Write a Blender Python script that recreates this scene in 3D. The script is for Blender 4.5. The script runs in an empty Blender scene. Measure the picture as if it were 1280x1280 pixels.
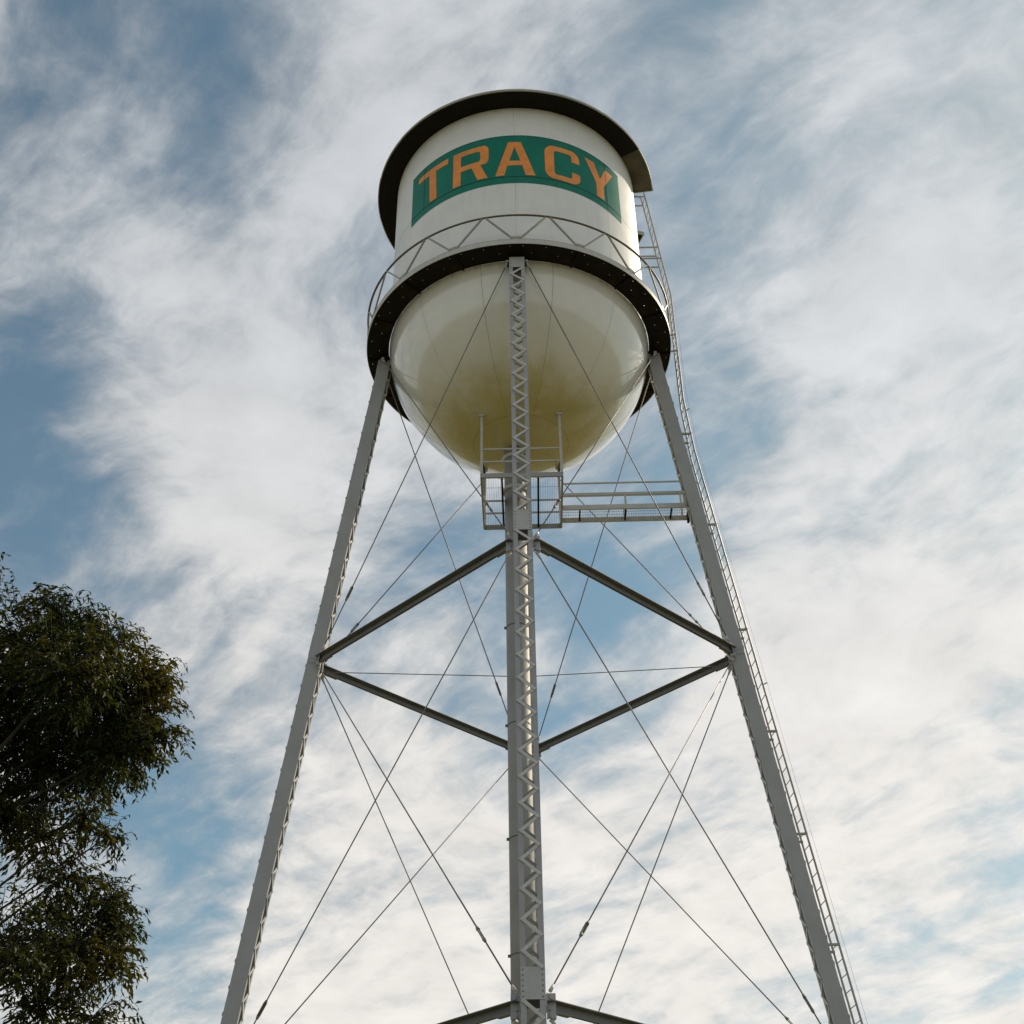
import bpy, bmesh, math, random
import numpy as np
from mathutils import Vector, Matrix
from mathutils.geometry import tessellate_polygon

rnd = random.Random(7)
sc = bpy.context.scene
col = sc.collection
RAD = math.radians
H = 1.6                                    # eye height; tower heights below are given from the eye

# ------------------------------------------------------------------ camera
cam = bpy.data.cameras.new('camera')
cam.sensor_width = 36
cam.lens = 1634.52 / 1280 * 36
cam.clip_start = 0.1
cam.clip_end = 20000
camo = bpy.data.objects.new('camera', cam)
col.objects.link(camo)
rx, ux, fx = Vector((0.99972318, 0.01943563, -0.01325972)), Vector((0.02214967, -0.58740162, 0.80899242)), Vector((-0.00793449, 0.80906217, 0.58766951))
M = Matrix((rx, ux, -fx)).transposed().to_4x4()
M.translation = (0, -27.3407, H)
camo.matrix_world = M
sc.camera = camo

# ------------------------------------------------------------------ sun, sky, exposure
SUN_AZ, SUN_EL = 51.0, 37.0                # azimuth from +Y towards +X
SUN = Vector((math.sin(RAD(SUN_AZ)) * math.cos(RAD(SUN_EL)), math.cos(RAD(SUN_AZ)) * math.cos(RAD(SUN_EL)), math.sin(RAD(SUN_EL))))
sl = bpy.data.lights.new('sun', 'SUN')
sl.energy = 2.9
sl.angle = RAD(0.6)
sl.color = (1.0, 0.84, 0.62)
so = bpy.data.objects.new('sun', sl)
col.objects.link(so)
so.location = (30, 30, 60)
so.rotation_euler = SUN.to_track_quat('Z', 'Y').to_euler()

sc.view_settings.view_transform = 'Standard'
sc.view_settings.look = 'None'
sc.view_settings.gamma = 1.0
sc.view_settings.exposure = 0.28
sc.view_settings.use_curve_mapping = False

w = bpy.data.worlds.new('World')
sc.world = w
w.use_nodes = True
NT = w.node_tree
NT.nodes.clear()


class Nodes:
    def __init__(s, nt): s.nt = nt
    def n(s, t, **kw):
        x = s.nt.nodes.new(t)
        for k, v in kw.items(): setattr(x, k, v)
        return x
    def put(s, inp, v):
        if hasattr(v, 'is_linked') or hasattr(v, 'links'): s.nt.links.new(v, inp)
        else: inp.default_value = v
    def math(s, op, a, b=None, c=None, clamp=False):
        x = s.n('ShaderNodeMath', operation=op, use_clamp=clamp)
        s.put(x.inputs[0], a)
        if b is not None: s.put(x.inputs[1], b)
        if c is not None: s.put(x.inputs[2], c)
        return x.outputs[0]
    def vmath(s, op, a, b=None, out=0):
        x = s.n('ShaderNodeVectorMath', operation=op)
        s.put(x.inputs[0], a)
        if b is not None: s.put(x.inputs[1], b)
        return x.outputs[out]
    def noise(s, vec, scale, detail=6, rough=.55, dist=0.0):
        x = s.n('ShaderNodeTexNoise')
        if vec is not None: s.put(x.inputs['Vector'], vec)
        x.inputs['Scale'].default_value = scale
        x.inputs['Detail'].default_value = detail
        x.inputs['Roughness'].default_value = rough
        x.inputs['Distortion'].default_value = dist
        return x.outputs['Fac']
    def mapping(s, vec, loc=(0, 0, 0), rot=(0, 0, 0), scale=(1, 1, 1)):
        x = s.n('ShaderNodeMapping')
        s.put(x.inputs['Vector'], vec)
        x.inputs['Location'].default_value = loc
        x.inputs['Rotation'].default_value = rot
        x.inputs['Scale'].default_value = scale
        return x.outputs[0]
    def smooth(s, v, a, b, lo=0.0, hi=1.0):
        x = s.n('ShaderNodeMapRange', interpolation_type='SMOOTHSTEP')
        s.put(x.inputs['Value'], v)
        x.inputs['From Min'].default_value = a
        x.inputs['From Max'].default_value = b
        x.inputs['To Min'].default_value = lo
        x.inputs['To Max'].default_value = hi
        return x.outputs[0]
    def mixc(s, f, a, b, blend='MIX'):
        x = s.n('ShaderNodeMix', data_type='RGBA', blend_type=blend)
        s.put(x.inputs[0], f); s.put(x.inputs[6], a); s.put(x.inputs[7], b)
        return x.outputs[2]


def build_sky():
    g = Nodes(NT)
    sky = g.n('ShaderNodeTexSky', sky_type='NISHITA')
    sky.sun_disc = False
    sky.sun_elevation = RAD(SUN_EL)
    sky.sun_rotation = RAD(SUN_AZ)
    sky.air_density = 1.0
    sky.dust_density = 1.0
    d = g.n('ShaderNodeTexCoord').outputs['Generated']
    sep = g.n('ShaderNodeSeparateXYZ'); g.put(sep.inputs[0], d)
    z = g.math('ADD', g.math('MAXIMUM', sep.outputs[2], 0.0), 0.22)
    comb = g.n('ShaderNodeCombineXYZ')
    g.put(comb.inputs[0], g.math('DIVIDE', sep.outputs[0], z))
    g.put(comb.inputs[1], g.math('DIVIDE', sep.outputs[1], z))
    uv = comb.outputs[0]
    # soft cloud masses, warped, then combed streaks at two sizes
    wn = g.n('ShaderNodeTexNoise'); g.put(wn.inputs['Vector'], uv); wn.inputs['Scale'].default_value = 2.6; wn.inputs['Detail'].default_value = 4
    wv = g.vmath('SCALE', g.vmath('SUBTRACT', wn.outputs['Color'], (.5, .5, .5))); wv.node.inputs['Scale'].default_value = .20
    uvw = g.vmath('ADD', uv, wv)
    rot = g.mapping(uvw, rot=(0, 0, RAD(52)))
    rot2 = g.mapping(uvw, rot=(0, 0, RAD(40)))
    n1 = g.noise(g.mapping(uvw, (3.1, 1.7, 0)), 2.6, 8, .58)
    n2 = g.noise(g.mapping(rot, (1.2, 5.3, 2), scale=(1.6, 4.2, 1)), 1.7, 10, .62)
    n3 = g.noise(g.mapping(rot2, (7.2, 0.3, 4), scale=(5, 15, 1)), 1.6, 8, .60)
    n4 = g.noise(g.mapping(uvw, (2.2, 8.3, 1)), 11.0, 9, .60)
    # cover at large scale: where the banks lie and where they open (azimuth, elevation, tightness, amount)
    def ddir(az, el):
        return (math.sin(RAD(az)) * math.cos(RAD(el)), math.cos(RAD(az)) * math.cos(RAD(el)), math.sin(RAD(el)))
    banks = SKY_BANKS
    tot = None
    for az, el, deg, amt in banks:
        dt = g.vmath('DOT_PRODUCT', d, ddir(az, el), out=1)
        k = 1.0 / (1 - math.cos(RAD(deg)))
        e = g.math('EXPONENT', g.math('MULTIPLY', g.math('SUBTRACT', dt, 1.0), k))
        tot = g.math('MULTIPLY', e, amt) if tot is None else g.math('MULTIPLY_ADD', e, amt, tot)
    s = g.math('MULTIPLY_ADD', n1, .95, tot)
    s = g.math('MULTIPLY_ADD', n2, .75, s)
    s = g.math('MULTIPLY_ADD', n3, .55, s)
    s = g.math('MULTIPLY_ADD', n4, .60, s)
    cover = g.smooth(s, 1.02, 1.72)
    cover = g.math('MULTIPLY_ADD', cover, .90, .08)
    # cloud brightness: denser parts whiter, low banks warmer and brighter, a little more towards the sun
    sd = g.vmath('DOT_PRODUCT', d, tuple(SUN), out=1)
    glow = g.smooth(sd, .55, 1.0, 0.0, .05)
    lum = g.math('ADD', g.math('MULTIPLY_ADD', n4, .26, .275), glow)
    lum = g.math('MULTIPLY_ADD', cover, .26, lum)
    aur = g.math('EXPONENT', g.math('MULTIPLY', g.math('SUBTRACT', sd, 1.0), 190.0))     # aureole of thin cloud round the sun
    lum = g.math('MULTIPLY_ADD', aur, 1.5, lum)
    low = g.smooth(sep.outputs[2], .25, .85, .02, -.15)
    lum = g.math('ADD', lum, low)
    tint = g.mixc(g.smooth(sep.outputs[2], .3, .8), (1.045, 1.0, .945, 1), (.945, .985, 1.025, 1))
    cc = g.mixc(1.0, tint, lum, 'MULTIPLY')
    b1 = g.n('ShaderNodeBackground'); b1.inputs['Strength'].default_value = .10
    hsv = g.n('ShaderNodeHueSaturation'); hsv.inputs['Saturation'].default_value = .95
    g.put(hsv.inputs['Color'], g.mixc(1.0, sky.outputs[0], (.60, .84, .77, 1), 'MULTIPLY'))
    g.put(b1.inputs['Color'], hsv.outputs[0])
    b2 = g.n('ShaderNodeBackground'); b2.inputs['Strength'].default_value = 1.0
    g.put(b2.inputs['Color'], cc)
    mx = g.n('ShaderNodeMixShader')
    g.put(mx.inputs[0], cover); g.put(mx.inputs[1], b1.outputs[0]); g.put(mx.inputs[2], b2.outputs[0])
    out = g.n('ShaderNodeOutputWorld')
    NT.links.new(mx.outputs[0], out.inputs['Surface'])


# cloud banks and openings: azimuth, elevation, width (degrees), amount
SKY_BANKS = [
    (-27.01, 36.43, 5.0, -0.62), (-25.06, 41.95, 3.0, -0.22), (-20.74, 54.64, 3.8, -0.34), (-20.03, 49.11, 2.6, -0.22),
    (-29.36, 48.63, 5, -0.04), (-24.51, 47.12, 3, -0.1), (-4.8, 33.18, 4.5, -0.2), (4.39, 33.02, 4.5, -0.24),
    (9.86, 39.24, 3.2, -0.08), (1.15, 25.22, 3.5, -0.12), (-16.01, 22.38, 3.4, -0.26), (-15.86, 17.04, 3.2, -0.2),
    (-23.9, 32.33, 2.2, -0.16), (15.23, 48.82, 4.0, -0.1), (28.09, 50.7, 4.5, -0.02), (21.47, 31.94, 2.6, -0.06),
    (19.55, 14.03, 4, 0.15), (20.21, 21.89, 3, -0.06), (-14.04, 37.15, 6.5, 0.32), (-9.01, 53.1, 5, 0.28),
    (16.7, 26.32, 8, 0.22), (-5.82, 19.3, 6, 0.3), (17.46, 41.31, 5.5, 0.34), (-22.72, 38.32, 1.8, 0.1),
    (6.51, 18.42, 6, 0.22), (13.56, 29.44, 5, 0.12), (3.52, 55.74, 5, 0.22), (-14.33, 47.06, 4, 0.12),
    (26.48, 43.09, 5, 0.3), (21.25, 51.37, 5, 0.18), (-23.99, 45.55, 3, 0.1),
]
build_sky()

# ------------------------------------------------------------------ materials
def mat(name, base, rough=.5, var=.12, scale=4.0, metallic=0.0, bump=0.0, streak=None, spec=.5, coat=0.0, dirt=None):
    m = bpy.data.materials.new(name)
    m.use_nodes = True
    nt = m.node_tree
    g = Nodes(nt)
    b = nt.nodes['Principled BSDF']
    tc = g.n('ShaderNodeTexCoord').outputs['Object']
    n = g.noise(tc, scale, 6, .6)
    f = g.smooth(n, .3, .7, 1 - var, 1 + var * .5)
    c = g.mixc(1.0, (*base, 1), f, 'MULTIPLY')
    if streak:                               # (colour, amount): grime that has run down
        sv = g.noise(g.mapping(tc, (0, 0, 0), (0, 0, 0), (9, 9, .35)), 1.0, 6, .65)
        sf = g.math('MULTIPLY', g.smooth(sv, .52, .78), streak[1])
        c = g.mixc(sf, c, (*streak[0], 1))
    if dirt:                                 # (colour, amount, scale): blotches
        dv = g.noise(tc, dirt[2], 8, .7)
        c = g.mixc(g.math('MULTIPLY', g.smooth(dv, .55, .75), dirt[1]), c, (*dirt[0], 1))
    nt.links.new(c, b.inputs['Base Color'])
    r = g.math('MULTIPLY_ADD', n, .18, rough - .09)
    nt.links.new(r, b.inputs['Roughness'])
    b.inputs['Metallic'].default_value = metallic
    b.inputs['Specular IOR Level'].default_value = spec
    if coat: b.inputs['Coat Weight'].default_value = coat; b.inputs['Coat Roughness'].default_value = .11
    if bump:
        bp = g.n('ShaderNodeBump'); bp.inputs['Strength'].default_value = bump; bp.inputs['Distance'].default_value = .01
        nt.links.new(g.noise(tc, scale * 6, 5, .6), bp.inputs['Height'])
        nt.links.new(bp.outputs[0], b.inputs['Normal'])
    return m

WHITE = mat('white_tank_paint', (.84, .84, .83), .40, .05, 1.5, streak=((.52, .49, .44), .20), dirt=((.60, .58, .53), .15, 1.2))
def eave_grime():
    nt = WHITE.node_tree; g = Nodes(nt); b = nt.nodes['Principled BSDF']
    src = b.inputs['Base Color'].links[0].from_socket
    tc = g.n('ShaderNodeTexCoord').outputs['Object']
    sp = g.n('ShaderNodeSeparateXYZ'); g.put(sp.inputs[0], tc)
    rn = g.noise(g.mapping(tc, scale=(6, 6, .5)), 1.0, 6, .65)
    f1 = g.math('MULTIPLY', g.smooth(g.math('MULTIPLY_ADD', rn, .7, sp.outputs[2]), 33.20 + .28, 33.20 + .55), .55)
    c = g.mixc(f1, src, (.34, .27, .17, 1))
    # runs below the plate seam
    rn2 = g.noise(g.mapping(tc, (3, 1, 0), scale=(11, 11, .25)), 1.0, 5, .6)
    below = g.math('MULTIPLY', g.smooth(sp.outputs[2], 28.0, 30.15), g.smooth(sp.outputs[2], 30.22, 30.18))
    f2 = g.math('MULTIPLY', g.math('MULTIPLY', g.smooth(rn2, .50, .72), below), .22)
    c = g.mixc(f2, c, (.47, .43, .36, 1))
    nt.links.new(c, b.inputs['Base Color'])
eave_grime()
def bowl_paint():
    m = mat('glossy_bowl_paint', (.82, .81, .775), .13, .04, 1.2, bump=0.0, coat=.8)
    nt = m.node_tree; g = Nodes(nt); b = nt.nodes['Principled BSDF']
    src = b.inputs['Base Color'].links[0].from_socket
    tc = g.n('ShaderNodeTexCoord').outputs['Object']
    sp = g.n('ShaderNodeSeparateXYZ'); g.put(sp.inputs[0], tc)
    # olive ground bounce painted into the colour of the lowest plates, patchy
    nn = g.noise(tc, 1.1, 7, .62)
    f = g.math('MULTIPLY', g.smooth(g.math('MULTIPLY_ADD', nn, 1.6, sp.outputs[2]), BOWL_Z - 1.5, BOWL_Z - 2.7), .85)
    c = g.mixc(f, src, (.50, .42, .11, 1))
    rn = g.noise(g.mapping(tc, scale=(5, 5, .6)), 1.0, 6, .65)
    rf = g.math('MULTIPLY', g.smooth(g.math('MULTIPLY_ADD', rn, -.55, sp.outputs[2]), BOWL_Z - .62, BOWL_Z - .28), .75)
    c = g.mixc(rf, c, (.22, .125, .045, 1))
    # pinholes and scuffs scattered over the plates
    sc_ = g.noise(tc, 7.5, 4, .6)
    c = g.mixc(g.math('MULTIPLY', g.smooth(sc_, .70, .78), .35), c, (.25, .19, .12, 1))
    nt.links.new(c, b.inputs['Base Color'])
    bp = g.n('ShaderNodeBump'); bp.inputs['Strength'].default_value = .25; bp.inputs['Distance'].default_value = .03
    nt.links.new(g.noise(tc, 1.7, 3, .5), bp.inputs['Height'])
    nt.links.new(bp.outputs[0], b.inputs['Normal'])
    return m
GREY = mat('grey_steel_paint', (.36, .368, .38), .45, .09, 1.2, dirt=((.32, .30, .26), .25, 1.5), streak=((.29, .27, .23), .25))
BAR = mat('grey_bar_paint', (.56, .555, .54), .5, .1, 6, dirt=((.33, .28, .2), .3, 7))
RODM = mat('rod_steel', (.20, .20, .19), .55, .2, 5, dirt=((.16, .10, .06), .4, 6))
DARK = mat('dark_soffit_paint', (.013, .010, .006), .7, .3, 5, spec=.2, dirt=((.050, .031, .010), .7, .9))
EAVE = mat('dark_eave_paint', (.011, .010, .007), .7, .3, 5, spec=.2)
JOINT = mat('dark_joint_backing', (.06, .055, .045), .8, .2, 6)  # dark backing colour that shows in the gaps between plates
GREEN = mat('green_sign_paint', (.0, .200, .138), .5, .16, 2.2, spec=.22, streak=((.004, .13, .10), .5))
ORANGE = mat('orange_letter_paint', (.95, .33, .07), .5, .16, 3, spec=.3, streak=((.70, .27, .08), .4))
SEAMD = mat('dark_green_seam', (.006, .03, .025), .6, .2, 9)
RIM = mat('rim_edge_paint', (.36, .35, .29), .5, .15, 6)
CONC = mat('footing_concrete', (.34, .33, .31), .9, .2, 3, bump=.3)
BARK = mat('bark', (.035, .028, .02), .9, .4, 8, bump=.5)
WIRE = mat('cable', (.10, .10, .10), .5, .1, 5)

def leaf_mat():
    m = bpy.data.materials.new('leaf'); m.use_nodes = True
    nt = m.node_tree; g = Nodes(nt); nt.nodes.clear()
    out = g.n('ShaderNodeOutputMaterial')
    tc = g.n('ShaderNodeTexCoord').outputs['Object']
    n = g.noise(tc, .9, 4, .6); n2 = g.noise(tc, 14, 2, .5)
    c = g.mixc(g.smooth(n, .35, .65), (.013, .027, .005, 1), (.058, .056, .007, 1))
    c = g.mixc(1.0, c, g.smooth(n2, .34, .70, .30, 2.8), 'MULTIPLY')
    p = g.n('ShaderNodeBsdfPrincipled'); nt.links.new(c, p.inputs['Base Color']); p.inputs['Roughness'].default_value = .6
    p.inputs['Specular IOR Level'].default_value = .18
    t = g.n('ShaderNodeBsdfTranslucent'); nt.links.new(g.mixc(1.0, c, (1.1, 1.0, .45, 1), 'MULTIPLY'), t.inputs['Color'])
    mx = g.n('ShaderNodeMixShader'); mx.inputs[0].default_value = .38
    nt.links.new(p.outputs[0], mx.inputs[1]); nt.links.new(t.outputs[0], mx.inputs[2])
    nt.links.new(mx.outputs[0], out.inputs['Surface'])
    return m
LEAF = leaf_mat()

def ground_mat():
    m = bpy.data.materials.new('dry_grass_ground'); m.use_nodes = True
    nt = m.node_tree; g = Nodes(nt); b = nt.nodes['Principled BSDF']
    tc = g.n('ShaderNodeTexCoord').outputs['Object']
    n = g.noise(tc, .08, 8, .65); n2 = g.noise(tc, 2.5, 6, .7)
    c = g.mixc(g.smooth(n, .35, .65), (.125, .118, .046, 1), (.172, .152, .072, 1))
    c = g.mixc(1.0, c, g.smooth(n2, .2, .8, .7, 1.2), 'MULTIPLY')
    nt.links.new(c, b.inputs['Base Color']); b.inputs['Roughness'].default_value = .95
    bp = g.n('ShaderNodeBump'); bp.inputs['Strength'].default_value = .6; bp.inputs['Distance'].default_value = .05
    nt.links.new(n2, bp.inputs['Height']); nt.links.new(bp.outputs[0], b.inputs['Normal'])
    return m

# ------------------------------------------------------------------ mesh helpers
class MB:
    def __init__(s): s.v = []; s.f = []; s.sm = []
    def add(s, vs, fs, smooth=False):
        o = len(s.v); s.v += [tuple(x) for x in vs]; s.f += [tuple(i + o for i in q) for q in fs]; s.sm += [smooth] * len(fs)
        return s
    def box(s, c, hx, hy, hz, X=(1, 0, 0), Y=(0, 1, 0), Z=(0, 0, 1)):
        c, X, Y, Z = Vector(c), Vector(X), Vector(Y), Vector(Z)
        vs = [c + X * (hx * a) + Y * (hy * b) + Z * (hz * d) for d in (-1, 1) for b in (-1, 1) for a in (-1, 1)]
        return s.add(vs, [(0, 2, 3, 1), (4, 5, 7, 6), (0, 1, 5, 4), (2, 6, 7, 3), (0, 4, 6, 2), (1, 3, 7, 5)])
    def bar(s, p0, p1, w, h, up=(0, 0, 1)):
        p0, p1 = Vector(p0), Vector(p1); d = p1 - p0; L = d.length; d.normalize()
        S = d.cross(Vector(up)).normalized(); U = S.cross(d)
        return s.box((p0 + p1) / 2, L / 2, w / 2, h / 2, d, S, U)
    def tube(s, pts, rads, n=8, caps=True):
        pts = [Vector(p) for p in pts]
        if not hasattr(rads, '__len__'): rads = [rads] * len(pts)
        vs = []; fs = []; prev = None
        for i, p in enumerate(pts):
            t = (pts[min(i + 1, len(pts) - 1)] - pts[max(i - 1, 0)]).normalized()
            if prev is None: prev = t.orthogonal().normalized()
            a = (prev - t * prev.dot(t))
            a = a.normalized() if a.length > 1e-6 else t.orthogonal().normalized()
            prev = a; b = t.cross(a)
            for k in range(n):
                q = 2 * math.pi * k / n
                vs.append(p + (a * math.cos(q) + b * math.sin(q)) * rads[i])
        for i in range(len(pts) - 1):
            for k in range(n):
                k2 = (k + 1) % n
                fs.append((i * n + k, i * n + k2, (i + 1) * n + k2, (i + 1) * n + k))
        s.add(vs, fs, True)
        if caps:
            o = len(s.v) - len(vs)
            s.f.append(tuple(o + k for k in range(n))[::-1]); s.sm.append(False)
            s.f.append(tuple(o + (len(pts) - 1) * n + k for k in range(n))); s.sm.append(False)
        return s
    def prism(s, poly, d):                    # planar polygon of 3D points, extruded by d
        n = len(poly); poly = [Vector(p) for p in poly]; d = Vector(d)
        fs = [tuple(range(n))[::-1], tuple(range(n, 2 * n))] + [(i, (i + 1) % n, n + (i + 1) % n, n + i) for i in range(n)]
        return s.add(poly + [p + d for p in poly], fs)
    def sector(s, r0, r1, z0, z1, a0, a1, n, smooth=True):   # solid block of a ring, angles in degrees from -Y to +X
        full = abs(a1 - a0 - 360) < 1e-6
        m = n if full else n + 1
        P = []
        for k in range(m):
            a = RAD(a0 + (a1 - a0) * k / n)
            for r, z in ((r0, z0), (r1, z0), (r1, z1), (r0, z1)):
                P.append((r * math.sin(a), -r * math.cos(a), z))
        for j in range(4):                     # four faces, each with its own vertices so edges stay crisp
            j2 = (j + 1) % 4; vs = []; fs = []
            for k in range(m): vs += [P[k * 4 + j], P[k * 4 + j2]]
            for k in range(n):
                k2 = (k + 1) % m
                fs.append((k * 2, k2 * 2, k2 * 2 + 1, k * 2 + 1))
            s.add(vs, fs, smooth)
        if not full:
            s.add(P[:4], [(0, 1, 2, 3)]); s.add(P[-4:], [(3, 2, 1, 0)])
        return s
    def dome(s, c, nrm, r, n=6):               # rivet head
        c, nrm = Vector(c), Vector(nrm).normalized(); a = nrm.orthogonal().normalized(); b = nrm.cross(a)
        vs = [c + (a * math.cos(2 * math.pi * k / n) + b * math.sin(2 * math.pi * k / n)) * r for k in range(n)] + [c + nrm * r * .6]
        return s.add(vs, [(k, (k + 1) % n, n) for k in range(n)], True)
    def mesh(s, name, m):
        me = bpy.data.meshes.new(name)
        me.from_pydata(s.v, [], s.f)
        me.polygons.foreach_set('use_smooth', s.sm)
        me.materials.append(m)
        bm = bmesh.new(); bm.from_mesh(me); bmesh.ops.recalc_face_normals(bm, faces=bm.faces); bm.to_mesh(me); bm.free()
        me.update()
        return me
    def build(s, name, m, parent=None, kind=None):
        return link(name, s.mesh(name, m), parent, kind)

def link(name, me, parent=None, kind=None, label=None):
    o = bpy.data.objects.new(name, me); col.objects.link(o)
    if parent: o.parent = parent
    if kind: o['kind'] = kind
    if label: o['label'] = label
    return o

def pol(r, a, z): a = RAD(a); return Vector((r * math.sin(a), -r * math.cos(a), z))

# ------------------------------------------------------------------ ground
gm = MB(); N = 48; rr = [0, 30, 120, 500, 2000, 9000]
vs = [(0, 0, 0)] + [(r * math.cos(2 * math.pi * k / N), r * math.sin(2 * math.pi * k / N), 0) for r in rr[1:] for k in range(N)]
fs = [(0, 1 + k, 1 + (k + 1) % N) for k in range(N)]
for j in range(len(rr) - 2):
    for k in range(N):
        a, b = 1 + j * N + k, 1 + j * N + (k + 1) % N
        fs.append((a, a + N, b + N, b))
gm.add(vs, fs)
ground = gm.build('ground', ground_mat(), None, 'structure')
ground['label'] = 'dry grass ground around the tower and tree'

# ------------------------------------------------------------------ the tower
TR = 3.66                                  # tank radius
ZB = 25.278 + H                            # balcony underside
ZS = 25.487 + H; BOWL_Z = ZS               # centre of the bowl
ZSEAM = 28.60 + H
ZTOP = 31.60 + H                           # soffit of the eave
RB, RE = 4.284, 4.238                      # balcony and eave radius
Z1, Z2 = 15.476 + H, 5.78 + H              # strut levels
ZLEG = 25.10 + H
BOWL = bowl_paint()

tower = bpy.data.objects.new('water_tower', None); col.objects.link(tower)
tower['label'] = 'white riveted municipal water tower on four grey lattice legs with green TRACY sign'
tower['category'] = 'water tower'

# --- tank shell: backing cylinder plus curved plates
shell = MB().sector(TR - .06, TR - .016, ZS, ZTOP + .05, -180, 180, 96).build('tank_shell', JOINT, tower)
GAPD = .028
for (z0, z1, dr) in ((ZS, ZSEAM - .003, -.004), (ZSEAM + .003, ZTOP + .02, .0)):
    for k in range(8):
        MB().sector(TR - .014 + dr, TR + dr, z0, z1, 45 * k + GAPD, 45 * (k + 1) - GAPD, 18).build('shell_plate', WHITE, shell)
# rivet groups where each leg is carried by the shell, and along the lower edge
rv = MB()
for k in range(4):
    a = 90 * k
    for cx in (-.42, -.32, -.14, .10, .28, .38):
        for j in range(6): rv.dome(pol(TR - .004, a + math.degrees((cx - .02) / TR), 25.95 + H + j * .07), pol(1, a, 0), .012)
    for zz in (25.62, 25.70):
        for j in range(12): rv.dome(pol(TR - .004, a + math.degrees((-.5 + j * .085) / TR), zz + H), pol(1, a, 0), .012)
rv.build('rivets', WHITE, shell, 'stuff')

# --- sign: green band in pieces between the seams, weld seams, letters
SB0, SB1 = 28.337 + H, 30.34 + H
sign = MB().sector(TR + .0005, TR + .0022, SB0 + .004, SB1 - .004, -54.0, 54.6, 60).build('sign_band', SEAMD, tower)
for a0, a1 in ((-54.2, -45.12), (-44.88, -.05), (.05, 44.88), (45.12, 54.8)):
    for z0, z1 in ((SB0, ZSEAM - .014), (ZSEAM + .014, SB1)):
        MB().sector(TR + .0025, TR + .0045, z0, z1, a0, a1, max(5, int((a1 - a0) / 2))).build('band_panel', GREEN, sign)
MB().sector(TR + .0005, TR + .008, SB1 + .001, SB1 + .022, -54.2, 54.8, 60).build('band_edge', SEAMD, sign)
MB().sector(TR + .003, TR + .010, ZSEAM - .012, ZSEAM + .012, -54.2, 54.8, 60).build('weld_seam', SEAMD, sign)
for a in (-45, 45):
    MB().sector(TR + .003, TR + .010, ZSEAM + .014, SB1, a - .10, a + .10, 1).build('weld_seam', SEAMD, sign)

LZ0, LZ1 = 28.665 + H, 30.065 + H
def arc(cx, cy, rx_, ry_, a0, a1, n=8):
    n = n * 2
    return [(cx + rx_ * math.cos(RAD(a0 + (a1 - a0) * i / n)), cy + ry_ * math.sin(RAD(a0 + (a1 - a0) * i / n))) for i in range(n + 1)]
def letter(ch, loops):
    # loops in (degrees, 0..1 height); first is the outline, others are holes
    bm = bmesh.new()
    tri = tessellate_polygon([[Vector((x, y, 0)) for x, y in lp] for lp in loops])
    vs = [bm.verts.new((x, y, 0)) for lp in loops for x, y in lp]
    for t in tri:
        try: bm.faces.new([vs[i] for i in t])
        except ValueError: pass
    xs = [v.co.x for v in bm.verts]
    x = math.ceil(min(xs)); 
    while x < max(xs):
        bmesh.ops.bisect_plane(bm, geom=bm.verts[:] + bm.edges[:] + bm.faces[:], plane_co=(x, 0, 0), plane_no=(1, 0, 0))
        x += 1.0
    ex = bmesh.ops.extrude_face_region(bm, geom=bm.faces[:])
    top = {v for v in ex['geom'] if isinstance(v, bmesh.types.BMVert)}
    for v in bm.verts:
        r = TR + (.0085 if v in top else .0048)
        v.co = pol(r, v.co.x, LZ0 + v.co.y * (LZ1 - LZ0))
    bmesh.ops.recalc_face_normals(bm, faces=bm.faces)
    me = bpy.data.meshes.new('letter'); bm.to_mesh(me); bm.free(); me.materials.append(ORANGE)
    return link('letter', me, sign, label='orange painted letter ' + ch)
letter('T', [[(-49.2, 1), (-49.2, .855), (-41.8, .845), (-41.2, 0), (-37.1, 0), (-37.8, .845), (-31.0, .845), (-31.0, 1)]])
letter('R', [[(-28.2, 0), (-24.4, 0), (-24.4, .40), (-19.2, .40), (-16.4, 0), (-11.9, 0), (-15.2, .43)] + arc(-13.6, .60, 2.2, .17, -70, 0, 5) + arc(-14.0, .84, 2.6, .16, 0, 90, 6) + [(-28.2, 1)],
             [(-24.4, .54), (-24.4, .86)] + [(-16.6, .86)] + arc(-16.2, .79, 1.0, .06, 90, 0, 4) + arc(-16.2, .61, 1.0, .065, 0, -90, 4)])
letter('A', [[(-8.5, 0), (-4.6, 0), (-3.2, .29), (3.3, .29), (4.7, 0), (8.9, 0), (2.9, 1), (-2.7, 1)],
             [(-2.45, .425), (.1, .86), (2.55, .425)]])
C_out = arc(17.6, .76, 4.3, .24, 180, 90, 6) + arc(25.6, .80, 4.2, .20, 90, 0, 6) + [(29.8, .66), (25.9, .66)] + arc(24.8, .78, 1.1, .08, 0, 90, 4) + \
        arc(18.6, .77, 1.1, .09, 90, 180, 4) + arc(18.6, .23, 1.1, .09, 180, 270, 4) + arc(24.8, .22, 1.1, .08, 270, 360, 4) + [(25.9, .34), (29.8, .34)] + \
        arc(25.6, .20, 4.2, .20, 0, -90, 6) + arc(17.6, .24, 4.3, .24, 270, 180, 6)
letter('C', [C_out])
letter('Y', [[(33.0, 1), (38.7, .40), (38.7, 0), (43.1, 0), (43.1, .40), (50.0, 1), (44.9, 1), (41.2, .58), (38.0, 1)]])

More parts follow.
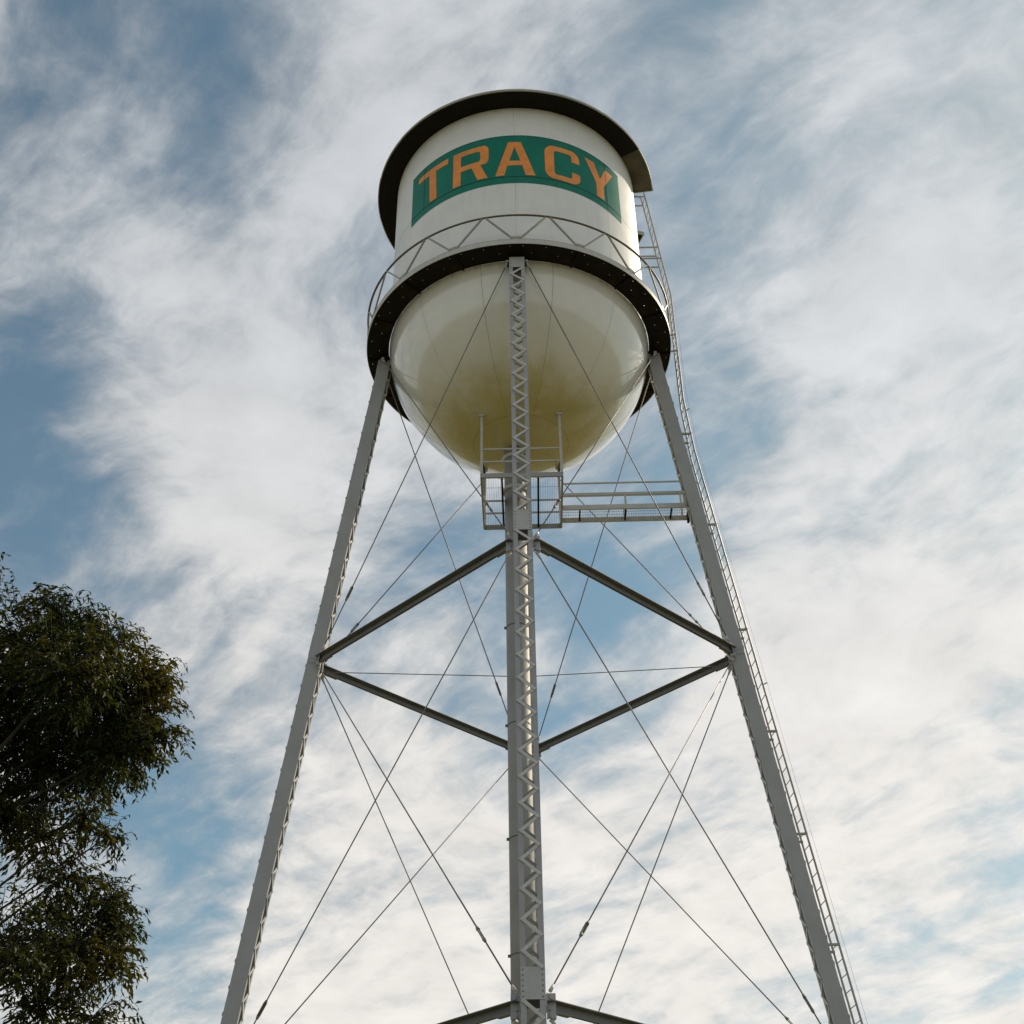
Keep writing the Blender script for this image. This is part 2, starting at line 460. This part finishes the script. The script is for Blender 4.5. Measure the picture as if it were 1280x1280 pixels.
# --- bowl: backing sphere, twelve petals, dish, rivet rows
def sph(lat, a, r=TR): return pol(r * math.cos(RAD(lat)), a, ZS + r * math.sin(RAD(lat)))
LATD = -math.degrees(math.acos(1.27 / TR))
def patch(lat0, lat1, a0, a1, nl, na, r_out, r_in):
    m = MB(); vs = []; fs = []
    for r in (r_out, r_in):
        for i in range(nl + 1):
            for j in range(na + 1): vs.append(sph(lat0 + (lat1 - lat0) * i / nl, a0 + (a1 - a0) * j / na, r))
    S = (nl + 1) * (na + 1)
    q = lambda i, j, l=0: l * S + i * (na + 1) + j
    for i in range(nl):
        for j in range(na):
            fs.append((q(i, j), q(i, j + 1), q(i + 1, j + 1), q(i + 1, j)))
    m.add(vs[:S], fs, True)
    m.add(vs[S:], fs, True)
    ed = []
    loop = [(0, j) for j in range(na)] + [(i, na) for i in range(nl)] + [(nl, j) for j in range(na, 0, -1)] + [(i, 0) for i in range(nl, 0, -1)]
    for k in range(len(loop)):
        a, b = loop[k], loop[(k + 1) % len(loop)]
        ed.append((q(*a), q(*b), q(*b, 1), q(*a, 1)))
    m.add(vs, ed)
    return m
bm_ = MB(); back = []
nl, na = 24, 72
vs = [sph(-90 * i / nl * .999, 360 * j / na, TR - .03) for i in range(nl + 1) for j in range(na)]
fs = [(i * na + j, i * na + (j + 1) % na, (i + 1) * na + (j + 1) % na, (i + 1) * na + j) for i in range(nl) for j in range(na)]
bowl = bm_.add(vs, fs, True).build('tank_bowl', JOINT, tower)
for k in range(12):
    patch(-.15, LATD + .07, 30 * k + 15 + .07, 30 * k + 45 - .07, 22, 12, TR, TR - .02).build('bowl_plate', BOWL, bowl)
patch(LATD - .02, -89.9, 0, 360, 10, 48, TR, TR - .02).build('bottom_dish', BOWL, bowl)
rv = MB()
for k in range(12):
    for s_ in (-1, 1):
        lat = -3.0
        while lat > LATD + 1.5:
            a = 30 * k + 15 + s_ * math.degrees(.055 / (TR * math.cos(RAD(lat))))
            P = sph(lat, a); rv.dome(P, P - Vector((0, 0, ZS)), .0135, 5); lat -= 1.45
for j in range(90):
    P = sph(LATD + 1.0, 4 * j); rv.dome(P, P - Vector((0, 0, ZS)), .0135, 5)
rv.build('rivets', BOWL, bowl, 'stuff')

# --- balcony: lip ring, floor plates with drain holes, brackets
bal = MB().sector(RB - .012, RB, ZB - .03, ZB + .135, -180, 180, 128)
bal.sector(RB - .075, RB + .004, ZB + .136, ZB + .148, -180, 180, 128)
bal = bal.build('balcony', mat('balcony_lip_paint', (.56, .555, .53), .5, .1, 4, streak=((.3, .22, .14), .4)), tower)
def holed_plate(holes, span=22.5):
    ab = sorted({.12, span - .12} | {x for a, r in holes for x in (a - .14, a + .14)} | {span * i / 8 for i in range(1, 8)})
    rb = sorted({TR + .004, RB - .014} | {x for a, r in holes for x in (r - .010, r + .010)})
    na_, nr_ = len(ab) - 1, len(rb) - 1
    def keep(i, j):
        if not (0 <= i < na_ and 0 <= j < nr_): return False
        ca, cr = (ab[i] + ab[i + 1]) / 2, (rb[j] + rb[j + 1]) / 2
        return not any(abs(ca - a) < .15 and abs(cr - r) < .011 for a, r in holes)
    m = MB(); Z0, Z1_ = ZB, ZB + .010
    for i in range(na_):
        for j in range(nr_):
            if not keep(i, j): continue
            c = [(i, j), (i + 1, j), (i + 1, j + 1), (i, j + 1)]
            lo = [pol(rb[y], ab[x], Z0) for x, y in c]; hi = [pol(rb[y], ab[x], Z1_) for x, y in c]
            m.add(lo, [(0, 1, 2, 3)]); m.add(hi, [(3, 2, 1, 0)])
            for e, (di, dj) in enumerate(((0, -1), (1, 0), (0, 1), (-1, 0))):
                if not keep(i + di, j + dj):
                    f = (e + 1) % 4
                    m.add([lo[e], lo[f], hi[f], hi[e]], [(0, 1, 2, 3)])
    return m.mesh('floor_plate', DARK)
pm = holed_plate([(2.4, 4.17), (5.6, 3.93), (10.6, 4.15), (15.9, 3.92), (20.2, 4.16)])
for k in range(16):
    o = link('floor_plate', pm, bal); o.rotation_euler.z = RAD(22.5 * k)
stiff = MB()
for k in range(16):
    a = 22.5 * k; p0, p1 = pol(TR + .01, a, ZB - .022), pol(RB - .02, a, ZB - .022)
    stiff = MB().bar(p0, p1, .06, .04).build('floor_bracket', DARK, bal)
# --- railing
rail = MB()
pts = [pol(4.296, 360 * k / 144, 26.305 + H) for k in range(145)]
rail.tube(pts, .030, 6, False)
railing = rail.build('railing', mat('rail_paint', (.15, .13, .085), .5, .25, 5), tower)
BR = mat('brace_paint', (.36, .355, .32), .5, .12, 5)
for k in range(16):
    for s_ in (-1, 1):
        p0 = pol(4.284, 22.5 * k + s_ * 1.3, ZB + .155); p1 = pol(4.29, 22.5 * k + s_ * 10.5, 26.285 + H)
        MB().bar(p0, p1, .042, .042, pol(1, 22.5 * k, 0)).build('brace', BR, railing)
    a = 22.5 * k
    MB().prism([pol(RB - .004, a - 1.9, ZB + .149), pol(RB - .004, a + 1.9, ZB + .149), pol(RB - .004, a + 1.2, ZB + .235), pol(RB - .004, a - 1.2, ZB + .235)], pol(.012, a, 0)).build('gusset', BR, railing)

# --- roof and eave, notched for the ladder
CUT0, CUT1 = 83.0, 107.2
roof = MB(); prof = [(RE - .03, ZTOP + .10), (2.2, ZTOP + .75), (.9, ZTOP + 1.12), (.35, ZTOP + 1.25), (.35, ZTOP + 1.5), (.02, ZTOP + 1.62)]
prof[0] = (TR + .0, ZTOP + .14)
vs = [pol(r, 5 * k, z) for r, z in prof for k in range(72)]
fs = [(i * 72 + k, i * 72 + (k + 1) % 72, (i + 1) * 72 + (k + 1) % 72, (i + 1) * 72 + k) for i in range(len(prof) - 1) for k in range(72)]
roof = roof.add(vs, fs, True).build('roof', WHITE, tower)
EAVE_BOUNCE = mat('eave_bounce_tan', (.125, .110, .080), .7, .35, 2.0, spec=.2, dirt=((.03, .025, .017), .8, 1.6))  # light bounced off the sunlit shell, painted into the plate as tan
edges = [CUT1 + (CUT0 + 360 - CUT1) * i / 15 for i in range(16)]
for i in range(15):
    a0, a1 = edges[i] + .012, edges[i + 1] - .012
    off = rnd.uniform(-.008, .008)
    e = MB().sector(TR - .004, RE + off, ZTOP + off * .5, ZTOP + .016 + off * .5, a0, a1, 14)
    ep = e.build('eave_plate', EAVE_BOUNCE if i == 14 else EAVE, roof)
    if i == 14: ep['label'] = 'eave plate beside the ladder notch, bounce light painted in as tan'
    MB().sector(RE + off + .001, RE + off + .028, ZTOP - .012, ZTOP + .055, a0, a1, 14).build('eave_edge', RIM, roof)
    MB().sector(TR + .01, RE + off, ZTOP + .026, ZTOP + .115, a0, a1, 14).build('eave_top', WHITE, roof)
for a in (CUT0 - .12, CUT1 + .12):
    MB().bar(pol(TR + .02, a, ZTOP + .03), pol(RE + .03, a, ZTOP + .03), .02, .15).build('notch_edge', RIM, roof)

# --- legs
RT, SL = 3.74, .1315
def leg_pt(k, z, dt=0.0, dn=0.0):           # on leg k at height z (world), tangential and outward offset
    a = 90 * k; r = RT + SL * (25.278 + H - z) + dn
    e = pol(1, a, 0); t = pol(1, a + 90, 0)
    return e * r + t * dt + Vector((0, 0, z))
ZF = .35
CL = math.sqrt(1 + SL * SL)
def zl(z): return (z - ZF) * CL             # world height -> along the leg
LL = zl(ZLEG)
lm = MB()
HW, HD = .198, .165
for s_ in (-1, 1):
    lm.box((s_ * (HW - .007), 0, LL / 2), .007, HD, LL / 2)
    for n_ in (-1, 1):
        lm.box((s_ * (HW - .0145 - .040), n_ * (HD - .007), LL / 2), .040, .007, LL / 2)
leg_me = lm.mesh('leg', GREY)
PITCH = .27
def lace_mesh(s_):
    m = MB(); dz = PITCH * CL / 2
    p0, p1 = Vector((-s_ * .140, 0, -dz + .012)), Vector((s_ * .140, 0, dz - .012))
    off = Vector((0, .0, 0))
    d = (p1 - p0).normalized()
    m.bar(p0 - d * .04, p1 + d * .04, .058, .011, (0, 1, 0))
    m.dome(p1 + Vector((0, .0055, 0)), (0, 1, 0), .014)
    return m
LA, LB = lace_mesh(1), lace_mesh(-1)
LAm, LBm = LA.mesh('lacing_bar', BAR), LB.mesh('lacing_bar', BAR)
spans = [(ZF + .9, Z2 - .02, 0), (6.30 + H, 15.61 + H, 0), (16.18 + H, 24.66 + H, 1)]
plates = [(Z2 - .0, 6.30 + H), (15.62 + H, 16.18 + H), (24.67 + H, ZLEG - .01), (ZF + .3, ZF + .9)]
BATT = mat('batten_paint', (.45, .455, .455), .5, .1, 3, dirt=((.3, .25, .18), .3, 4), streak=((.24, .2, .15), .3))
legs = []
for k in range(4):
    leg = link('leg', leg_me, tower); legs.append(leg)
    e, t = pol(1, 90 * k, 0), pol(1, 90 * k + 90, 0)
    ax = (Vector((0, 0, 1)) - e * SL).normalized(); nn = (e + Vector((0, 0, SL))).normalized()
    Mx = Matrix((t, nn, ax)).transposed().to_4x4(); Mx.translation = leg_pt(k, ZF)
    leg.matrix_local = Mx
    st = MB()
    for face in (1, -1):
        single = (k == 0 and face == 1) or (k in (1, 3) and face == -1)
        for z0, z1, ph in spans:
            n = int((z1 - z0) / PITCH) // 2 * 2 + 1; pit = (z1 - z0) / n
            for i in range(n):
                zc = zl(z1) - (i + .5) * pit * CL
                shape = (i % 2 == 0) == (ph == 1)
                yo = face * (HD + .0062)
                # bars of one way sit on top of the others where they meet
                if not shape: yo += face * .0115
                if single and z0 > Z2 - 1:
                    o = link('lacing_bar', LAm if shape else LBm, leg); o.location = (0, yo, zc)
                    if face < 0: o.rotation_euler.z = math.pi
                else:
                    src = LA if shape else LB
                    c, s2 = (1, 1) if face > 0 else (-1, -1)
                    st.add([(x * c, y * s2 + yo, z + zc) for x, y, z in src.v], src.f)
    st.build('lacing_bars', BAR, leg, 'stuff')
    for z0, z1 in plates:
        for face in (1, -1):
            if face < 0 and z0 > 24: continue
            b = MB().box((0, face * (HD + .0065), (zl(z0) + zl(z1)) / 2), .190, .006, (zl(z1) - zl(z0)) / 2).build('batten_plate', BATT, leg)
            q = MB(); nz = max(3, int((z1 - z0) / .085))
            for j in range(nz):
                for xx in (-.155, .155): q.dome((xx, face * (HD + .0125), zl(z0) + (j + .5) * (zl(z1) - zl(z0)) / nz), (0, face, 0), .018)
            q.build('rivets', RODM, leg, 'stuff')
    # web splices: a cover plate with two rivet rows each side
    for z0 in (Z1, Z2):
        for s_ in (-1, 1):
            MB().box((s_ * (HW + .005), 0, zl(z0)), .005, HD - .01, .085).build('splice_plate', GREY, leg)
            q = MB()
            for j in range(6):
                for dz in (-.05, .05): q.dome((s_ * (HW + .010), -.12 + j * .048, zl(z0) + dz), (s_, 0, 0), .015)
            q.build('rivets', RODM, leg, 'stuff')
    # head: dark saddle between the leg and the balcony girder
    hd = MB().box((0, 0, LL + .07), .17, .13, .068)
    hd.box((-.235, 0, LL + .02), .03, .07, .10); hd.box((.235, 0, LL + .02), .03, .07, .10)
    hd.build('leg_head', DARK, leg)
    kn = MB()
    for s_ in (-1, 1):
        kn.tube([(s_ * .20, .05, LL - .03), (s_ * .285, .05, LL - .03)], .045, 10)
    kn.build('pin', BAR, leg)
    # gussets at the strut levels
    for z0 in (Z1, Z2):
        for s_ in (-1, 1):
            g_ = MB().box((s_ * (HW + .085), -.135, zl(z0) + .02), .072, .010, .20)
            g_.box((s_ * (HW + .024), -.135, zl(z0) + .02), .012, .030, .20)
            for jz in range(5):
                for jx in (.04, .13): g_.dome((s_ * (HW + jx), -.125, zl(z0) - .14 + jz * .08), (0, 1, 0), .014)
            g_.tube([(s_ * (HW + .11), -.20, zl(z0) + .16), (s_ * (HW + .11), -.10, zl(z0) + .16)], .05, 10)
            g_.tube([(s_ * (HW + .11), -.20, zl(z0) - .14), (s_ * (HW + .11), -.10, zl(z0) - .14)], .055, 10)
            g_.build('gusset_plate', GREY, leg)
    f = MB().box((0, 0, 0), .48, .48, .16); f.box((0, 0, .165), .40, .40, .004)
    fo = f.build('footing', CONC, tower); fo.location = leg_pt(k, .16); fo.rotation_euler.z = RAD(90 * k)
    MB().box((0, 0, .01), .30, .28, .02).build('base_plate', GREY, leg)

# --- struts: I beams between neighbouring legs
STR = mat('strut_paint', (.17, .175, .175), .5, .12, 3, dirt=((.2, .16, .11), .4, 3))
def ibeam(p0, p1, hgt, wid):
    m = MB(); U = Vector((0, 0, 1))
    m.bar(p0 - U * .007, p1 - U * .007, .016, hgt - .014)
    m.bar(p0 + U * (hgt / 2 - .007), p1 + U * (hgt / 2 - .007), wid, .014)
    m.bar(p0 - U * (hgt / 2 - .006), p1 - U * (hgt / 2 - .006), .07, .012)
    return m
for z0 in (Z1, Z2):
    for k in range(4):
        p0 = leg_pt(k, z0, HW + .07, -.16); p1 = leg_pt(k + 1, z0, -(HW + .07), -.16)
        d = (p1 - p0).normalized()
        s_ = ibeam(p0 - d * .07, p1 + d * .07, .15, .25).build('strut', STR, tower)
        MB().bar(p0 + d * .02 + Vector((0, 0, -.086)), p0 + d * .42 + Vector((0, 0, -.086)), .10, .018).build('seat_angle', STR, s_)
        MB().bar(p1 - d * .02 + Vector((0, 0, -.086)), p1 - d * .42 + Vector((0, 0, -.086)), .10, .018).build('seat_angle', STR, s_)

# --- tie rods with turnbuckles
def rod(p0, p1, r=.0145, tb=.84, at_end=True):
    o = MB().tube([p0, p1], r, 6).build('tie_rod', RODM, tower)
    d = (p1 - p0); L = d.length; d = d.normalized(); a = d.orthogonal().normalized()
    c = p0 + d * L * tb; m = MB()
    for s_ in (-1, 1): m.bar(c - d * .15 + a * .028 * s_, c + d * .15 + a * .028 * s_, .022, .014, a)
    for s_ in (-1, 1): m.tube([c + d * s_ * .13, c + d * s_ * .20], [.036, .024], 8)
    m.build('turnbuckle', RODM, o)
    e = MB()
    for P, q in ((p0, 1), (p1, -1)): e.tube([P - d * q * .02, P + d * q * .13], [.035, .022], 7)
    e.build('clevis', BAR, o)
T0 = 25.02 + H
for k in range(4):
    for (a, b, s_) in ((k, k + 1, 1), (k + 1, k, -1)):
        hi = leg_pt(a, T0, s_ * .26, .02); lo = leg_pt(b, Z1 + .26, -s_ * .28, -.16)
        rod(hi, lo, tb=.868 + .004 * s_)
        hi = leg_pt(a, Z1 - .22, s_ * .28, -.17); lo = leg_pt(b, Z2 + .26, -s_ * .28, -.16)
        rod(hi, lo, tb=.872 + .004 * s_)
        hi = leg_pt(a, Z2 - .22, s_ * .28, -.17); lo = leg_pt(b, .75, -s_ * .27, .03)
        rod(hi, lo, tb=.85)
# spider rod across the tower, past the riser
MB().tube([leg_pt(3, 15.27 + H, 0, -.20), Vector((0.0, .34, 15.22 + H)), leg_pt(1, 15.22 + H, 0, -.20)], .011, 6).build('spider_rod', RODM, tower)

# --- riser pipe
PXC, PR = -.18, .275
zt = ZS - math.sqrt(TR ** 2 - .45 ** 2) + .02
rp = MB().tube([(PXC, 0, .05), (PXC, 0, zt)], PR, 28)
riser = rp.build('riser_pipe', mat('riser_paint', (.29, .285, .275), .6, .12, 1.5, streak=((.28, .24, .18), .35)), tower)
BANDM = mat('band_steel', (.12, .115, .11), .6, .15, 5)
for z0 in (16.36, 13.74, 11.0, 8.47, 5.9, 3.3):
    b = MB().tube([(PXC, 0, z0 + H - .012), (PXC, 0, z0 + H + .012)], PR + .006, 28)
    b.box((PXC - PR - .02, -.04, z0 + H), .028, .02, .028)
    b.build('pipe_band', BANDM, riser)
for z0 in (21.55, 20.5):
    MB().tube([(PXC, 0, z0 + H - .05), (PXC, 0, z0 + H + .0), (PXC, 0, z0 + H + .05)], [PR + .03, PR + .07, PR + .03], 28).build('pipe_collar', BAR, riser)
MB().tube([(PXC, 0, .02), (PXC, 0, .25)], .8, 32).build('riser_base', CONC, riser)

# --- platform hung below the bowl, with grating, rails and hangers
ZP = 20.10 + H
PX0, PX1, PY0, PY1 = -1.02, 1.03, -1.15, 1.10
fr = MB(); hh = .13
for (a, b) in (((PX0, PY0), (PX1, PY0)), ((PX1, PY0), (PX1, PY1)), ((PX1, PY1), (PX0, PY1)), ((PX0, PY1), (PX0, PY0))):
    fr.bar((*a, ZP + hh / 2), (*b, ZP + hh / 2), .05, hh)
platform = fr.build('valve_platform', GREY, tower)
for xx in (-.50, .42):
    MB().bar((xx, PY0 + .03, ZP + .05), (xx, PY1 - .03, ZP + .05), .05, .09).build('joist', DARK, platform)
def grating(x0, x1, y0, y1, z, along_y, step, parent, hole=None):
    m = MB()
    if along_y:
        x = x0 + step / 2
        while x < x1:
            if hole and abs(x - hole[0]) < hole[1]:
                m.bar((x, y0, z), (x, -hole[1], z), .005, .022); m.bar((x, hole[1], z), (x, y1, z), .005, .022)
            else: m.bar((x, y0, z), (x, y1, z), .005, .022)
            x += step
        for i in range(1, 4):
            y = y0 + (y1 - y0) * i / 4
            if hole and abs(y) < hole[1]:
                m.bar((x0, y, z + .004), (hole[0] - hole[1], y, z + .004), .005, .008); m.bar((hole[0] + hole[1], y, z + .004), (x1, y, z + .004), .005, .008)
            else: m.bar((x0, y, z + .004), (x1, y, z + .004), .005, .008)
    m.build('grating', GREY, parent, 'stuff')
grating(PX0 + .03, PX1 - .03, PY0 + .03, PY1 - .03, ZP + .115, True, .06, platform, (PXC, PR + .08))
LIGHTG = mat('light_rail_paint', (.52, .52, .50), .5, .1, 5)
for xx in (PX0 + .01, PX1 - .01):
    for yy in (PY0 + .01, PY1 - .01):
        zz = ZS - math.sqrt(TR ** 2 - xx * xx - yy * yy)
        h_ = MB().bar((xx, yy, ZP + .13), (xx, yy, zz + .02), .065, .065, (0, 1, 0))
        h_.box((xx, yy, zz - .02), .075, .075, .03)
        h_.build('hanger', LIGHTG, platform)
for dz in (.52, .93):
    for yy in (PY0 + .01, PY1 - .01):
        MB().bar((PX0 + .045, yy, ZP + dz), (PX1 - .045, yy, ZP + dz), .04, .04).build('guard_rail', LIGHTG, platform)
    MB().bar((PX0 + .01, PY0 + .045, ZP + dz), (PX0 + .01, PY1 - .045, ZP + dz), .035, .035).build('guard_rail', LIGHTG, platform)
for xx, dx in ((PX0 + .07, 1), (PX1 - .07, -1)):      # knee braces behind the front posts
    MB().tube([(xx, PY0 + .12, ZP + .14), (xx, PY0 + .12, ZP + .42), (xx - dx * .03, PY0 + .10, ZP + .52)], .022, 6).build('knee_brace', DARK, platform)

# --- walkway from the platform to the leg
WY0, WY1, WX0, WX1 = .30, .86, PX1 + .03, 4.36
wf = MB()
wf.bar((WX0, WY0, ZP + .07), (WX1, WY0, ZP + .07), .045, .14); wf.bar((WX0, WY1, ZP + .07), (WX1, WY1, ZP + .07), .045, .14)
walk = wf.build('walkway', BAR, tower)
for i in range(3):
    x = WX0 + .45 + i * (WX1 - WX0 - .9) / 2
    MB().bar((x, WY0 + .024, ZP + .05), (x, WY1 - .024, ZP + .05), .04, .06).build('crosspiece', DARK, walk)
grating(WX0, WX1, WY0 + .024, WY1 - .024, ZP + .118, True, .045, walk)
for yy in (WY0, WY1):
    for dz, th in ((.50, .075), (.86, .035)):
        MB().bar((WX0, yy, ZP + dz), (WX1 - .05, yy, ZP + dz), .035, th).build('guard_rail', LIGHTG, walk)
    for x in (WX0 + 1.65, WX1 - .12):
        MB().bar((x, yy, ZP + .14), (x, yy, ZP + (.46 if x < 3 else .84)), .05, .05, (0, 1, 0)).build('rail_post', LIGHTG, walk)
MB().bar((WX1 + .02, WY0 - .12, ZP + .04), (WX1 + .02, WY1 + .03, ZP + .04), .06, .26).build('end_bracket', DARK, walk)
MB().bar((WX1 - .02, .195, ZP + .02), (WX1 - .02, WY0 - .1, ZP + .02), .07, .10).build('end_bracket', DARK, walk)

# --- ladder up the leg, past the balcony and on to the roof
def offs(z, tab):
    for (za, va), (zb, vb) in zip(tab, tab[1:]):
        if za <= z <= zb: return va + (vb - va) * (z - za) / (zb - za)
    return tab[-1][1]
tabA = [(-2, 7.70), (7.0, 6.53), (16.25, 5.305), (21.6, 4.60), (23.4, 4.46), (27.4, 4.46), (32.3, 3.96)]
tabB = [(-2, 7.64), (7.0, 6.47), (16.25, 5.25), (21.6, 4.54), (23.4, 4.42), (27.4, 4.43), (32.3, 3.92)]
def lp(z, which):
    return Vector((offs(z, tabA), -.17, z + H)) if which == 0 else Vector((offs(z, tabB), .19, z + H))
zs_ = [-1.55, 7.0, 16.25, 21.6, 23.4, 27.4, 32.0]
LAD = mat('ladder_paint', (.34, .335, .31), .5, .12, 5)
lad = MB()
for wch in (0, 1):
    pts = [lp(z, wch) for z in zs_]
    last = pts[-1]
    pts += [last + Vector((-.05, 0, .12)), last + Vector((-.22, 0, .20)), last + Vector((-.5, 0, .22))]
    lad.tube(pts, .024, 6)
ladder = lad.build('ladder', LAD, tower)
z = -1.2
while z < 32.0:
    MB().tube([lp(z, 0), lp(z, 1)], .0105, 5, False).build('rung', LAD, ladder); z += .305
for z0 in (3.4, 5.95, 8.54, 10.94, 13.4, 16.1, 19.21, 22.2):
    for wch, dz in ((0, 0.0), (1, -.05)):
        P = lp(z0 + dz, wch); r = RT + SL * (25.278 - z0) + HD - .02
        P.y = -.16 if wch == 0 else .17
        MB().bar(Vector((r + .02, P.y, P.z)), P + Vector((.02, 0, 0)), .05, .045).build('bracket', LAD, ladder)
for z0 in (25.25, 25.87):
    P = lp(z0, 0); MB().bar(Vector((RB + .003, -.1, P.z)), Vector((P.x, -.15, P.z)), .035, .035).build('bracket', LAD, ladder)
for z0 in (28.96, 29.44, 31.72):
    for wch in (0, 1):
        P = lp(z0, wch); MB().bar(Vector((math.sqrt(TR ** 2 - P.y ** 2) + .003, P.y, P.z)), P, .035, .035).build('bracket', LAD, ladder)
# thin safety cable outside the ladder
cab = [Vector((offs(z, tabA) + .08, -.26, z + H)) for z in (-1.5, 7, 16.25, 21.6, 23.6, 25.9)]
MB().tube(cab, .0028, 5).build('safety_cable', WIRE, ladder)
for z0 in (14.6, 23.0):
    P = lp(z0, 0); MB().bar(P, Vector((P.x + .09, -.26, P.z)), .02, .02).build('cable_standoff', LAD, ladder)

# ------------------------------------------------------------------ tree
tree = bpy.data.objects.new('leafy_tree', None); col.objects.link(tree)
TX, TY = -7.3, -13.5
tree.location = (TX, TY, 0)
tree['label'] = 'dark leafy tree with small drooping leaves beside the water tower'
tree['category'] = 'tree'
BASE = Vector((TX, TY, 0))
vis = [(-5.41, -13.35, 9.27, 1.0), (-6.19, -13.2, 9.96, .8), (-4.80, -13.0, 9.20, .55), (-4.50, -13.2, 8.72, .36), (-6.24, -13.0, 8.96, .9), (-5.75, -13.6, 10.15, .42),
       (-5.78, -12.7, 8.51, .7), (-4.90, -13.2, 8.50, .48), (-4.75, -12.8, 9.72, .36), (-6.98, -13.4, 10.98, .27), (-7.1, -13.4, 10.4, .45), (-5.0, -13.5, 7.55, .28), (-5.1, -13.4, 6.93, .5),
       (-5.5, -13.3, 7.43, .45), (-4.72, -13.0, 6.80, .28), (-5.0, -13.2, 6.22, .75), (-4.60, -13.2, 6.46, .28), (-4.60, -12.98, 6.05, .30), (-5.2, -13.2, 5.61, .5),
       (-4.70, -13.0, 5.50, .42), (-5.75, -13.2, 6.25, .6), (-5.2, -14.3, 9.0, .7), (-5.4, -12.2, 9.1, .8), (-5.2, -12.1, 6.6, .6), (-5.3, -14.2, 5.9, .55),
       (-6.0, -13.2, 7.7, .45), (-4.75, -13.3, 7.40, .2), (-5.3, -13.0, 10.15, .4), (-4.62, -13.1, 9.45, .3)]
r2 = random.Random(11)
clumps = [(Vector(c[:3]), c[3]) for c in vis]
for i in range(26):                          # the rest of the crown, out of the picture
    a = r2.uniform(0, 2 * math.pi); rr_ = r2.uniform(.6, 2.4); zz = r2.uniform(5.2, 11.6)
    if zz > 10.3: rr_ *= .55
    if zz > 9.9: a = r2.uniform(.6, 1.4) * math.pi
    P = Vector((TX - .6 - (.9 if zz > 9.9 else 0) + rr_ * math.cos(a), TY + rr_ * math.sin(a) * 1.1, zz))
    if P.x > -6.2: P.x = -6.2 - r2.random() * 1.5
    clumps.append((P, r2.uniform(.6, .95)))
trunk = MB().tube([BASE, BASE + Vector((.05, .05, 1.5)), BASE + Vector((-.05, .1, 3.2)), BASE + Vector((.1, 0, 5.4)), BASE + Vector((0, .1, 8.0)), BASE + Vector((.1, 0, 10.6))], [.30, .24, .21, .17, .11, .03], 12)
trunk_o = MB(); trunk_o.v = [tuple(Vector(v) - BASE) for v in trunk.v]; trunk_o.f = trunk.f; trunk_o.sm = trunk.sm
trunk_o.build('trunk', BARK, tree)
br = MB(); twigs = MB()
LV = []
def leaf(P, d, n, L):
    # bent lens-shaped leaf: base, widest pair, tip
    s_ = d.cross(n)
    if s_.length < 1e-4: return
    s_.normalize(); n = s_.cross(d).normalized()
    wd = L * r2.uniform(.15, .2)
    m1 = P + d * L * .42 + n * L * .07; tip = P + d * L - n * L * .05
    LV.append((P, m1 + s_ * wd, tip, m1 - s_ * wd))
for P, R_ in clumps:
    zt_ = max(3.2, P.z - r2.uniform(1.2, 2.2) - .3 * (P - BASE).xy.length)
    st_ = BASE + Vector((0.03, .05, min(zt_, 10.2)))
    mid = st_.lerp(P, .5) + Vector((r2.uniform(-.15, .15), r2.uniform(-.15, .15), .25))
    br.tube([st_, mid, P], [.036 * (R_ + .4), .024 * (R_ + .4), .008], 6)
    nt_ = int((400 if P.z > 7.8 else 300) * R_ ** 2) + 14
    for i in range(nt_):
        v = Vector((r2.gauss(0, 1), r2.gauss(0, 1), r2.gauss(0, 1))).normalized()
        rad = R_ * (r2.random() ** .42)
        Q = P + Vector((v.x * rad, v.y * rad, v.z * rad * .85))
        out = (v + Vector((r2.gauss(0, .35), r2.gauss(0, .35), .25))).normalized()
        L = r2.uniform(.20, .42)
        A = Q - out * L * .5; B = Q + out * L * .25; Cc = Q + (out + Vector((0, 0, -.75))).normalized() * L * .55
        if i % 3 == 0: twigs.tube([P.lerp(A, .25), A, B, Cc], [.008, .006, .004, .002], 3, False)
        else: twigs.tube([A, B, Cc], [.005, .004, .002], 3, False)
        nl_ = r2.randint(8, 12)
        for j in range(nl_):
            u = j / (nl_ - 1)
            pt = A.lerp(B, u / .6) if u < .6 else B.lerp(Cc, (u - .6) / .4)
            side = out.cross(Vector((0, 0, 1)))
            side = side.normalized() if side.length > .1 else Vector((1, 0, 0))
            dd = (out * .5 + side * (1 if j % 2 else -1) * r2.uniform(.4, 1.1) + Vector((r2.gauss(0, .35), r2.gauss(0, .35), -r2.uniform(.25, 1.15)))).normalized()
            leaf(pt, dd, Vector((r2.gauss(0, .6), r2.gauss(0, .6), 1)), r2.uniform(.052, .125))
def to_local(mb):
    mb.v = [(x - TX, y - TY, z) for x, y, z in mb.v]; return mb
to_local(br).build('branches', BARK, tree, 'stuff')
crown_v = np.array([[tuple(q) for q in l] for l in LV], dtype=np.float32).reshape(-1, 3) - np.array([TX, TY, 0], dtype=np.float32)
def fast_mesh(name, verts, per, m):
    n = len(verts) // per
    me = bpy.data.meshes.new(name)
    me.vertices.add(len(verts)); me.vertices.foreach_set('co', verts.ravel())
    me.loops.add(n * per); me.loops.foreach_set('vertex_index', np.arange(n * per, dtype=np.int32))
    me.polygons.add(n); me.polygons.foreach_set('loop_start', np.arange(0, n * per, per, dtype=np.int32)); me.polygons.foreach_set('loop_total', np.full(n, per, dtype=np.int32))
    me.materials.append(m); me.update(calc_edges=True); me.validate()
    return me
crown = link('crown', fast_mesh('crown', crown_v, 4, LEAF), tree, 'stuff')
twm = bpy.data.meshes.new('twigs'); to_local(twigs); twm.from_pydata(twigs.v, [], twigs.f); twm.materials.append(BARK)
link('twigs', twm, tree, 'stuff')
print('leaves', len(LV))
